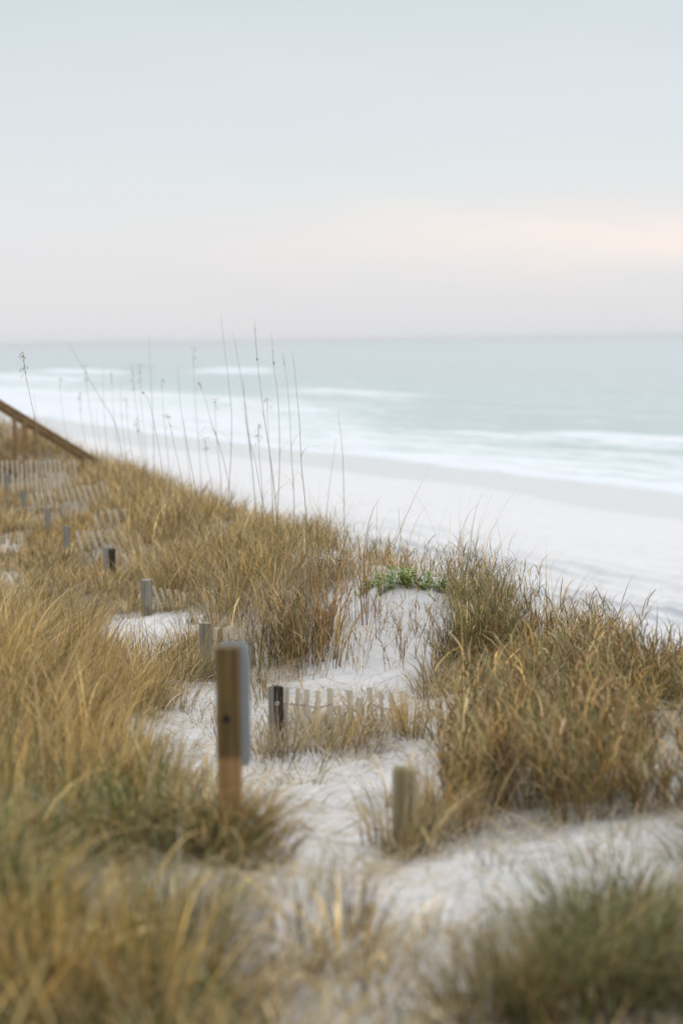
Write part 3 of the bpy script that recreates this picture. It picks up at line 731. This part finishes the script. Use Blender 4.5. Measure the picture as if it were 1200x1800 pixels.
# ------------------------------------------------------------------ sea oat stalks
M_STEM = mat_plain('sea_oat_stem', (.30, .25, .15), .6, 0, .3, 20)
M_SEED = mat_plain('sea_oat_seed', (.36, .24, .11), .7, 0, .3, 80)
def catm(pts, n=5):
    P_ = [np.array(p, float) for p in pts]; P_ = [2 * P_[0] - P_[1]] + P_ + [2 * P_[-1] - P_[-2]]; out = []
    for i in range(1, len(P_) - 2):
        for k in range(n):
            t = k / n; out.append(.5 * ((2 * P_[i]) + (-P_[i - 1] + P_[i + 1]) * t + (2 * P_[i - 1] - 5 * P_[i] + 4 * P_[i + 1] - P_[i + 2]) * t * t + (-P_[i - 1] + 3 * P_[i] - 3 * P_[i + 1] + P_[i + 2]) * t ** 3))
    out.append(P_[-2]); return out
def stalk(pts, Y, label, seeds=(), nleaf=2, r0=.0042, group=None, panicle=0.0, seed=0, dY=0.0):
    """pts: photo pixels from the tip down; the foot is carried on down to the dune"""
    r_ = random.Random(seed + int(pts[0][0]))
    w3 = [P(px, py, Y) for px, py in pts]
    dv = w3[-1] - w3[-2]; dv /= abs(dv[2]); b_ = w3[-1].copy(); k = 0
    while b_[2] > ground_z(b_[0], b_[1]) - .03 and k < 60: b_ = b_ + dv * .05 * np.array([.5, 0, 1]); k += 1
    w3.append(b_)
    n = len(w3)
    for i in range(n): w3[i] = w3[i] + np.array([0, dY * (1 - i / (n - 1)), 0])
    line = catm(w3, 5)[::-1]
    root = empty('sea_oat_stalk', tuple(line[0])); tag(root, label, 'grass stalk', group)
    m = len(line); bm = bmesh.new()
    tube(bm, line, [r0 * (1 - .75 * (i / (m - 1))) for i in range(m)], 6)
    bmobj('stem', bm, M_STEM, root, True)
    if seeds or panicle:
        bm = bmesh.new()
        def grain(c, s):
            r = bmesh.ops.create_icosphere(bm, subdivisions=1, radius=1.0)
            a = r_.uniform(-.6, .6)
            for v in r['verts']:
                x_, y_, z_ = v.co.x * .45 * s, v.co.y * .2 * s, v.co.z * s
                v.co = Vector((c[0] + x_ * math.cos(a) - z_ * math.sin(a), c[1] + y_, c[2] + x_ * math.sin(a) + z_ * math.cos(a)))
        for (px, py, s) in seeds:
            cc_ = P(px, py, Y + dY * .9)
            for _ in range(4): grain((cc_[0] + r_.uniform(-.4, .4) * s, cc_[1], cc_[2] + r_.uniform(-.8, .8) * s), s * r_.uniform(.7, 1.0))
        for k in range(int(panicle * 26)):
            i = m - 1 - int(r_.random() ** 1.2 * m * .3 * min(panicle, 1)); c_ = line[max(i, 0)]; sgn = r_.choice((-1, 1)); s = r_.uniform(.006, .011)
            gp = (c_[0] + sgn * r_.uniform(.004, .045), c_[1] + r_.uniform(-.03, .03), c_[2] - r_.uniform(0, .05)); grain(gp, s); tube(bm, [c_, (np.array(c_) + np.array(gp)) / 2 + np.array([0, 0, .006]), gp], .0008, 4)
        k0 = int(m * (1 - .32 * max(min(panicle, 1), .0))) - 1
        if seeds:
            zs = [P(a_, b2, Y)[2] for a_, b2, _ in seeds]; k0 = min([k0] + [q_ for q_ in range(m) if line[q_][2] >= min(zs) - .02][:1])
            k1 = max([q_ for q_ in range(m) if line[q_][2] <= max(zs) + .03] + [k0 + 2])
        else: k1 = m - 1
        if panicle: k1 = m - 1
        k0 = max(0, min(k0, m - 3)); k1 = min(max(k1, k0 + 2), m - 1)
        tube(bm, line[k0:k1 + 1], r0 * .55, 5)
        bmobj('seed_head', bm, M_SEED, root, True)
    for k in range(nleaf):
        i = int(m * r_.uniform(.08, .65)); c_ = np.array([line[i]])
        bg = Bag(); bg.add(ribbons(c_, np.array([r_.uniform(.2, .45)]), np.array([r_.choice((0, math.pi)) + r_.uniform(-.5, .5)]), np.array([.25]), np.array([r_.uniform(1.6, 3.2)]), np.array([.0055]), pick({'tan': 1, 'grey': 1}, 1), 8, 1.2, .05))
        bg.build('leaf', root)
    return root
stalk([(388,553),(394,605),(402,672),(407,730),(406,800),(402,870),(403,930)], 25, 'tall bare stalk reaching the horizon, first dark one left of the seeded pair', nleaf=2, seed=1)
stalk([(447,560),(452,628),(460,700),(466,745),(476,810),(484,880),(488,930)], 22, 'tall stalk with a tan seed cluster high up, left one of the seeded pair', ((448,579,.007),(452,630,.013)), 4, seed=2)
stalk([(477,583),(481,640),(488,695),(491,760),(491,830),(488,900),(489,930)], 22.4, 'tall stalk with a tan seed cluster high up, right one of the seeded pair', ((479,618,.006),(481,638,.013)), 3, seed=3)
stalk([(497,620),(505,680),(510,745),(512,800),(516,860),(517,920)], 25, 'pale stalk between the seeded pair and the long clean stalk', ((499,639,.008),), 3, seed=4)
stalk([(514,620),(520,675),(526,740),(530,820),(536,880),(540,945)], 20.5, 'long clean grey stalk standing right of the seeded pair', (), 2, seed=5)
stalk([(349,670),(362,705),(372,745),(388,790),(402,850),(412,910)], 27, 'blurred stalk leaning left with a hanging leaf', ((352,682,.006),), 4, seed=6, panicle=.2)
stalk([(322,735),(330,785),(340,840),(348,895),(358,960),(366,1010)], 20.5, 'sharp straight stalk rising in front of the tan grass slope', (), 1, seed=7)
stalk([(430,728),(438,770),(449,812),(457,860),(466,900),(473,930)], 20.8, 'thin stalk with tiny dark seeds left of the seeded pair', ((431,735,.004),(429,742,.004),(430,757,.004),(447,790,.003)), 1, .0036, seed=8)
stalk([(593,722),(598,760),(602,800),(604,860),(605,925)], 24.5, 'lone stalk standing apart right of all the other tall stalks', (), 1, seed=9)
stalk([(591,770),(585,810),(578,860),(574,905),(572,940)], 27, 'faint stalk leaning right beside the lone stalk', (), 1, .0036, seed=10)
stalk([(41,618),(45,655),(54,700),(64,750),(70,800),(75,850),(83,905),(91,965)], 21, 'bent stalk with a drooping dark seed head in front of the stairs', ((41,625,.010),(42,634,.009),(44,645,.009)), 1, .0042, panicle=.5, seed=11)
stalk([(120,602),(138,632),(158,668),(180,705),(203,745),(215,800),(222,850)], 33, 'faint stalk leaning far to the left above the white surf', (), 1, .005, seed=12)
stalk([(262,588),(264,640),(267,700),(270,760),(271,820),(272,870)], 33, 'faint very upright stalk above the green breaker', (), 1, .005, seed=13)
stalk([(409,580),(418,630),(428,690),(437,760),(443,820),(450,900)], 28, 'blurred stalk between the first dark stalk and the seeded pair', (), 2, .005, seed=14)
stalk([(251,688),(259,700),(268,730),(280,790),(288,850),(292,880)], 27, 'stalk carrying one brown seed tuft above the white beach', ((252,690,.013),), 1, .004, seed=15)
stalk([(291,728),(298,742),(306,780),(315,820),(326,870),(332,900)], 28, 'stalk with a brown feathery seed head right of the brown tuft', ((293,733,.009),(300,748,.010),(303,762,.008)), 2, .004, panicle=.3, seed=16)
stalk([(700,890),(702,920),(705,955),(706,1000),(707,1030)], 19.4, 'short dark stalk with a small curl above the white sand mound', (), 2, .0032, seed=17)
for k, (xt, yt, xb, Y) in enumerate([(105,665,128,38),(140,690,160,38),(182,640,190,36),(196,655,214,37),(232,640,262,34),(170,720,186,36),(222,700,240,33),(246,640,262,37),(312,640,340,31),(340,610,356,33),
                                     (360,770,380,30),(428,668,450,27),(470,700,480,26),(455,745,462,25),(60,690,86,40),(285,665,300,33),(150,640,176,36),(212,672,226,35),(378,700,392,28),(240,735,262,30)]):
    yb_ = 905 if xb > 300 else (875 if xb > 200 else 850)
    stalk([(xt, yt), (xt + (xb - xt) * .3 - 2, yt + (yb_ - yt) * .3), (xt + (xb - xt) * .7, yt + (yb_ - yt) * .66), (xb, yb_)], Y, 'one of the faint blurred grass stalks rising from the left of the dune', (), 1 + k % 2, .0044, 'faint blurred stalks on the left of the dune', seed=30 + k, panicle=.25 if k % 3 == 0 else (.5 if k % 3 == 1 else 0))

# ------------------------------------------------------------------ green plants on the mound
def leafy(label, px, py, wpx, n, seed=0):
    r_ = np.random.default_rng(seed); c_ = G(px, py)
    root = empty('green_plant', tuple(c_)); tag(root, label, 'plant')
    V, Q, C, k = [], [], [], 0
    bm = bmesh.new(); wm = wpx / FP * c_[1]
    for s in range(n):
        x = c_[0] + r_.uniform(-.5, .5) * wm; y = c_[1] + r_.uniform(-.10, .10); z = ground_z(x, y) - .01
        h = r_.uniform(.05, .15); lx, ly = r_.normal(0, .03, 2)
        p0, p1, p2 = np.array([x, y, z]), np.array([x + lx * .4, y + ly * .4, z + h * .55]), np.array([x + lx, y + ly, z + h])
        tube(bm, [p0, p1, p2], [.0026, .0022, .0014], 5)
        nl = r_.integers(8, 13)
        for j in range(nl):
            t = .25 + .75 * j / nl; b_ = p0 * (1 - t) ** 2 + 2 * p1 * t * (1 - t) + p2 * t * t
            a = j * 2.4 + r_.uniform(-.4, .4); el_ = r_.uniform(.1, .95); L = r_.uniform(.026, .046); W_ = L * r_.uniform(.25, .36)
            d_ = np.array([math.cos(a) * math.cos(el_), math.sin(a) * math.cos(el_), math.sin(el_)]); sdv = np.array([-math.sin(a), math.cos(a), 0]); nv = np.cross(d_, sdv)
            col = np.array([(.20, .38, .05), (.28, .46, .08), (.13, .27, .04), (.40, .50, .13)][r_.integers(4)]) * r_.uniform(.85, 1.15)
            prof = ((0, .12), (.3, .8), (.5, .62), (.68, 1.), (.88, .6), (1., .05))
            for q_, (f, g) in enumerate(prof):
                bend_ = -nv * 0 - np.array([0, 0, 1]) * (f * f * L * .25)
                V.append(b_ + d_ * L * f - sdv * W_ * g + bend_); V.append(b_ + d_ * L * f + sdv * W_ * g + bend_); C += [col, col]
                if q_: Q.append((k + 2 * q_ - 2, k + 2 * q_ - 1, k + 2 * q_ + 1, k + 2 * q_))
            k += 2 * len(prof)
    npmesh('leaves', np.array(V), np.array(Q), M_LEAF, root, cols=np.array(C))
    bmobj('stem', bm, M_GSTEM, root)
M_GSTEM = mat_plain('green_stem', (.16, .17, .06), .6)
leafy('small green leafy sprig at the left end of the mound top', 650, 1036, 40, 16, 1)
leafy('low green leafy plant on the mound top, left of its middle', 690, 1031, 54, 34, 2)
leafy('tallest green leafy plant in the middle of the white mound top', 735, 1031, 56, 36, 3)
leafy('green leafy plant on the mound beside the olive reeds', 785, 1042, 60, 26, 4)
leafy('green leafy shoots half hidden inside the reeds right of the mound', 858, 1062, 40, 12, 5)
leafy('green leafy bit low among the brown stems left of the mound', 505, 1095, 40, 7, 6)
leafy('tiny green sprout low at the foot of the right hand reeds', 742, 1462, 14, 3, 7)

# ------------------------------------------------------------------ ground cover of grass (too many blades to count)
def sel(x, y, px, py, m):
    m = m & (rng.uniform(0, 1, len(px)) < keep(px, py)) & ~(in_front(px, py) & (rng.uniform(0, 1, len(px)) < .8)); return x[m], y[m]
def stuff(bag, name, label): 
    o = bag.build(name); tag(o, label, 'grass', kind='stuff'); return o
T = lambda **k: k
# foreground, 4.6 to 9 m
x, y, px, py = scatter(9, 4.6, 9.4)
b = Bag()
fx, fy = sel(x, y, px, py, (px < 610))
fp = proj(put_z(np.column_stack([fx, fy]))); kk = rng.uniform(0, 1, len(fx)) < .9; fx, fy = fx[kk], fy[kk]; fpx, fpy = fp[0][kk], fp[1][kk]
hgt_ = np.where(fpx < 300, .48, .44) * np.where(fpy < 1560, .8, 1.0)
PF = {'tan': .9, 'gold': 3.6, 'olive': 5.2, 'brown': .8, 'green': 1.2}
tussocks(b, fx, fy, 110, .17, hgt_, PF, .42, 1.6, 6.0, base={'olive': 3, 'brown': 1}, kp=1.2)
tussocks(b, fx, fy, 12, .15, hgt_ * 1.25, {'gold': 3, 'tan': 2, 'grey': 1}, .4, 1.8, 8.5, kp=1.4, seg=8)
gl = fpx < 330
tussocks(b, fx[gl], fy[gl], 26, .14, .50, {'gold': 3, 'green': 2, 'olive': 1}, .15, .5, 6.5)
stuff(b, 'dune_grass', 'blurred tan and olive grass filling the lower left foreground')
b = Bag()
fx, fy = sel(x, y, px, py, (px >= 610))
fk = rng.uniform(0, 1, len(fx)) < .85; fx, fy = fx[fk], fy[fk]
tussocks(b, fx, fy, 48, .16, .27, {'tan': 1.6, 'olive': 4, 'gold': 1.6, 'brown': 1}, .5, 1.5, 5.5, base={'olive': 3, 'tan': 1}, kp=1.2)
stuff(b, 'dune_grass', 'blurred olive grass arching over the sand in the lower right corner')
# middle distance, 9 to 17 m
x, y, px, py = scatter(11, 9.4, 17)
b = Bag()
fx, fy = sel(x, y, px, py, (px < 350))
gpx = proj(put_z(np.column_stack([fx, fy])))
gh = np.where(gpx[0] < 170, .70, .46) * np.where(gpx[1] > 1400, .8, 1)
tussocks(b, fx, fy, 64, .13, gh, {'gold': 5, 'tan': 2.0, 'olive': .9, 'brown': .7}, .22, 1.3, 4.6, base={'olive': 1.5, 'brown': 1.5}, upright=.2, kp=1.6)
tussocks(b, fx, fy, 8, .12, gh * 1.2, {'gold': 3, 'tan': 2}, .22, 1.6, 8.0, kp=2.0, seg=8)
tussocks(b, fx, fy, 26, .15, .26, {'grey': 2, 'tan': 2, 'olive': 2}, .5, 1.6, 6)
stuff(b, 'dune_grass', 'fine golden upright grass covering the left side of the dune')
b = Bag()
fx, fy = sel(x, y, px, py, (px >= 350) & (px < 790) )
tussocks(b, fx, fy, 42, .13, .28, {'tan': 2, 'gold': 1.4, 'grey': 1.6, 'olive': .9}, .4, 1.3, 5.5, base={'olive': 1, 'grey': 1})
stuff(b, 'dune_grass', 'short dry grass scattered on the sand round the nearest slat fence')
b = Bag()
fx, fy = sel(x, y, px, py, (px >= 790)); fk = rng.uniform(0, 1, len(fx)) < .82; fx, fy = fx[fk], fy[fk]; rh = rng.uniform(.26, .50, len(fx))
reeds(b, fx, fy, 34, .14, rh, {'brown': 3.5, 'olive': 2.6, 'tan': .9, 'gold': .4}, lp={'brown': 3.4, 'tan': 1.5, 'gold': .7, 'olive': 2.4}, leaves=6, leafL=.22, lean=.2, wmm=5, lw=7.2)
tussocks(b, fx, fy, 26, .16, rh * 1.05, {'brown': 2.4, 'tan': 1.2, 'olive': 2.4, 'gold': .4}, .4, 1.3, 6)
tussocks(b, fx, fy, 3, .16, rh * 1.7, {'tan': 2, 'gold': 1, 'brown': 1}, .2, 1.4, 4.5, kp=2, seg=8)
stuff(b, 'dune_grass', 'brown leafy reed grass thick on the right hand mound')
# ridge and slat fence hollow, 17 to 27 m
x, y, px, py = scatter(12, 17, 27)
b = Bag()
fx, fy = sel(x, y, px, py, (px < 520))
hollow = inside(*proj(put_z(np.column_stack([fx, fy]))), [(-60, 850), (200, 870), (240, 960), (245, 1040), (262, 1062), (385, 1066), (385, 1200), (-60, 1120)])
for mk, hm in ((hollow, .30), (~hollow, .55)):
    tp_ = np.interp(proj(put_z(np.column_stack([fx[mk], fy[mk]])))[0], [430, 600], [1, .6])
    tussocks(b, fx[mk], fy[mk], 56 if hm < .4 else 44, .19, hm * tp_, {'gold': 3, 'tan': 3, 'brown': 1.3, 'olive': 1.6}, .3, 1.45, 5.8, base={'olive': 2, 'brown': 1, 'tan': 1}, seg=5)
stuff(b, 'dune_grass', 'tan arching grass on the slope behind the leaning slat fence')
b = Bag()
fx, fy = sel(x, y, px, py, (px >= 520))
reeds(b, fx, fy, 15, .20, np.where(proj(put_z(np.column_stack([fx, fy])))[0] > 900, .34, np.interp(proj(put_z(np.column_stack([fx, fy])))[0], [520, 600, 780, 830], [.36, .26, .26, .44])), {'brown': 2, 'red': 1.0, 'tan': 2.5, 'olive': 1.2}, lp={'tan': 2, 'brown': 1.5, 'olive': 1.2}, leaves=5, leafL=.17, lean=.14, wmm=5, lw=5)
tussocks(b, fx, fy, 14, .2, .50, {'gold': 2, 'tan': 2, 'olive': 1.5}, .3, 1.1, 4.5, seg=6)
tussocks(b, fx, fy, 2, .2, .85, {'tan': 2, 'gold': 2}, .22, 1.3, 3.6, kp=2.2, seg=9)
stuff(b, 'dune_grass', 'mixed brown and olive grass along the crest beside the white sand mound')
# beyond
x, y, px, py = scatter(7.5, 27, 60)
b = Bag()
fx, fy = sel(x, y, px, py, np.ones(len(px), bool))
hpx, hpy = proj(put_z(np.column_stack([fx, fy])))
hollow = inside(hpx, hpy, [(-200, 780), (150, 815), (190, 880), (240, 960), (250, 1060), (-200, 1060)])
for mk, hm in ((hollow, .26), (~hollow, .52)):
  tp_ = np.interp(hpx[mk], [400, 560], [1, .5])
  tussocks(b, fx[mk], fy[mk], 46 if hm < .3 else 30, .30, hm * tp_, {'gold': 3.4, 'tan': 4.4, 'brown': 1.1, 'olive': .9}, .26, 1.1, 11, base={'olive': 1.5, 'brown': 1.5, 'tan': 1}, seg=4)
stuff(b, 'dune_grass', 'distant golden brown grass along the dune top towards the stairs')
# dead blades lying on the sand
b = Bag()
for y0, y1, dn, wm in ((5, 9.4, 190, 6), (9.4, 17, 230, 6), (17, 27, 150, 7), (27, 56, 110, 11)):
    x, y, px, py = scatter(dn, y0, y1)
    mound = inside(px, py, BARE[4][0]) | (inside(px, py, BARE[5][0]))
    clump = 0.5 + 0.5 * np.sin(x * 3.1 + 1.3 * np.sin(y * 2.2)) * np.sin(y * 2.6 + x)
    m = (rng.uniform(0, 1, len(x)) < np.where(mound, .10, np.where(keep(px, py, 3) > .5, 1.0, .38 + .62 * clump)))
    litter(b, np.column_stack([x[m], y[m]]), {'grey': 3, 'tan': 2.2, 'olive': .7, 'brown': .7}, .34, wm)
o = b.build('dead_grass_litter'); tag(o, 'thin dead grass blades lying flat on the white sand', 'dead grass', kind='stuff')
# short tufts growing through the bare sand
b = Bag()
x, y, px, py = scatter(4.5, 6.5, 16.8)
m = np.zeros(len(px), bool)
for i in (0, 1, 2, 3, 8, 9): m |= inside(px, py, BARE[i][0])
m &= rng.uniform(0, 1, len(px)) < np.where(inside(px, py, BARE[0][0]) | inside(px, py, BARE[8][0]), 1., .4)
tussocks(b, x[m], y[m], 22, .13, .20, {'tan': 2, 'grey': 2, 'olive': 1, 'gold': 1}, .5, 1.2, 3.6)
stuff(b, 'sparse_sand_grass', 'sparse little tufts of grass growing out of the open sand path')

# ------------------------------------------------------------------ tussocks that stand out on their own
def clump_thing(label, spots, fn, name='grass_tussock', cat='grass tussock', **k):
    b = Bag(); cx = []; cy = []
    for px, py in spots:
        g = G(px, py); cx.append(g[0]); cy.append(g[1])
    fn(b, np.array(cx), np.array(cy), **k); o = b.build(name); tag(o, label, cat)
    me = o.data; c0_ = Vector((cx[0], cy[0], ground_z(cx[0], cy[0])))
    me.transform(Matrix.Translation(-c0_)); o.location = c0_
    return o
clump_thing('tall red brown tussock with long arching blades left of the white mound', [(560,1150),(540,1165),(585,1170),(575,1125)], tussocks, nb=34, rad=.15, Hm=.80, pal={'red': 1.6, 'brown': 2.4, 'gold': 2, 'tan': 1.6}, lean=.2, bend=1.25, wmm=7.5, base={'brown': 2, 'olive': 1}, kp=2.2)
clump_thing('few red brown blades arching high over the left end of the green plants', [(632,1085),(650,1095)], tussocks, nb=13, rad=.1, Hm=.98, pal={'red': 3, 'brown': 2, 'tan': .6}, lean=.12, bend=1.15, wmm=6.5, kp=2.3, seg=9)
clump_thing('dark tangled brown tussock behind the dark fence post', [(500,1150),(530,1165),(470,1170),(545,1140)], reeds, nb=40, rad=.2, Hm=.48, pal={'brown': 3, 'olive': 2}, lp={'brown': 2, 'tan': 1.4, 'olive': 1}, leaves=6, leafL=.18, wmm=6, lw=7)
clump_thing('dense olive reed clump standing right of the white mound', [(840,1160),(865,1170),(815,1175),(880,1140),(850,1110)], reeds, nb=45, rad=.2, Hm=.62, pal={'olive': 4, 'brown': 2, 'tan': .8}, lp={'olive': 3, 'tan': 1.3}, leaves=6, leafL=.18, wmm=5.5, lw=5.5)
clump_thing('dark low tuft at the foot of the olive reed clump', [(800,1215),(840,1210),(770,1225)], tussocks, nb=90, rad=.15, Hm=.34, pal={'olive': 3, 'tan': 1.5, 'brown': 1}, lean=.35, bend=1.3, wmm=5)
clump_thing('olive and gold clump on the crest above the right hand reeds', [(960,1140),(990,1130),(935,1150)], tussocks, nb=70, rad=.16, Hm=.62, pal={'gold': 2, 'olive': 2.5, 'tan': 2}, lean=.2, bend=1.1, wmm=4.5)
clump_thing('wispy tuft of long thin blades curving over the beach at the right', [(1040,1125),(1065,1130),(1010,1125)], tussocks, nb=26, rad=.14, Hm=.85, pal={'tan': 2, 'gold': 2, 'olive': 1}, lean=.18, bend=1.2, wmm=3.4, kp=2.4, seg=9)
clump_thing('thin pale blades arching high over the crest right of the green plants', [(870,1070),(910,1085),(800,1062)], tussocks, nb=24, rad=.16, Hm=.9, pal={'tan': 2, 'gold': 2}, lean=.2, bend=1.5, wmm=3.2, kp=2.2, seg=9)
clump_thing('golden tuft at the right end of the nearest slat fence', [(725,1300),(712,1295)], tussocks, nb=60, rad=.08, Hm=.38, pal={'gold': 4, 'tan': 1.5}, lean=.3, bend=.9, wmm=5, base={'olive': 1})
clump_thing('pale tuft round the foot of the dark fence post', [(488,1335),(505,1330),(470,1335)], tussocks, nb=45, rad=.1, Hm=.32, pal={'tan': 3, 'grey': 2}, lean=.4, bend=1.1, wmm=5)
clump_thing('tan tuft round the foot of the short round post', [(700,1500),(735,1490),(675,1490),(715,1515)], tussocks, nb=42, rad=.12, Hm=.36, pal={'gold': 2, 'tan': 3, 'olive': 1}, lean=.3, bend=1.2, wmm=4.5)
clump_thing('bleached tuft between the round post and the brown reeds', [(790,1470),(830,1470),(765,1480)], tussocks, nb=45, rad=.13, Hm=.40, pal={'gold': 2, 'tan': 2, 'brown': 1.5}, lean=.3, bend=1.1, wmm=4.5)
clump_thing('thin straw tuft in front of the middle of the nearest slat fence', [(560,1325),(600,1320),(640,1318),(590,1335)], tussocks, nb=34, rad=.12, Hm=.36, pal={'gold': 2, 'tan': 3, 'grey': 1}, lean=.4, bend=1.1, wmm=5)
clump_thing('slim brown upright tuft alone on the open sand near the front', [(632,1640),(640,1655)], tussocks, nb=26, rad=.06, Hm=.30, pal={'brown': 2, 'olive': 1.5}, lean=.14, bend=.6, wmm=4.5)
clump_thing('big dark olive tussock arching out of the lower right corner', [(1060,1760),(1120,1720),(1000,1790),(1180,1760),(930,1785),(870,1795),(1090,1670)], tussocks, nb=200, rad=.22, Hm=.46, pal={'olive': 6, 'tan': 1.2, 'brown': 3}, lean=.35, bend=1.5, wmm=5.0, kp=1.2)
clump_thing('loose dry tuft sprawling over the sand at the bottom centre', [(600,1735),(560,1660),(690,1770),(650,1700),(520,1700)], tussocks, nb=34, rad=.16, Hm=.36, pal={'gold': 2, 'tan': 2, 'olive': 2}, lean=.6, bend=1.3, wmm=6)
clump_thing('thin scattered tuft between the foot of the sign post and the round post', [(480,1560),(530,1600),(590,1570),(640,1590)], tussocks, nb=16, rad=.14, Hm=.28, pal={'gold': 2, 'tan': 2, 'olive': 1.5}, lean=.5, bend=1.2, wmm=5)
clump_thing('tall gold tussock blurred at the lower left edge of the frame', [(290,1790),(180,1795),(60,1790)], tussocks, nb=120, rad=.2, Hm=.62, pal={'gold': 4, 'olive': 1.5, 'tan': 1}, lean=.16, bend=.8, wmm=5)
clump_thing('golden tussock with blades arching left in front of the grey green fence post', [(318,1250),(300,1235),(270,1250)], tussocks, nb=34, rad=.12, Hm=.45, pal={'gold': 3, 'tan': 2}, lean=.3, bend=1.5, wmm=5)
clump_thing('bare brown stems with curled dead leaves on the face of the white mound', [(640,1120),(690,1110),(730,1130),(670,1160),(715,1170),(755,1110),(650,1180)], reeds, nb=11, rad=.22, Hm=.46, pal={'brown': 2, 'tan': 2}, lp={'brown': 2, 'tan': 2}, leaves=6, leafL=.13, lean=.28, wmm=4.5, lw=6, leafbend=2.0, name='dead_stems', cat='dead stems')

# ------------------------------------------------------------------ sea air
m = bpy.data.materials.new('pale_sea_haze'); m.use_nodes = True; n = N(m.node_tree); n.n.clear(); out = n.add('ShaderNodeOutputMaterial')
pv = n.n.new('ShaderNodeVolumePrincipled'); pv.inputs['Color'].default_value = (.93, .95, .98, 1); pv.inputs['Density'].default_value = 0.00013; pv.inputs['Anisotropy'].default_value = .2
n.l.new(pv.outputs[0], out.inputs['Volume'])
bm = bmesh.new(); bmesh.ops.create_cube(bm, size=1.0)
for v in bm.verts: v.co = Vector((v.co.x * 140000, v.co.y * 140000, -9 + (v.co.z + .5) * 19.5))
o = bmobj('haze', bm, m); tag(o, 'pale damp air over the sea and the beach', 'haze', kind='stuff')
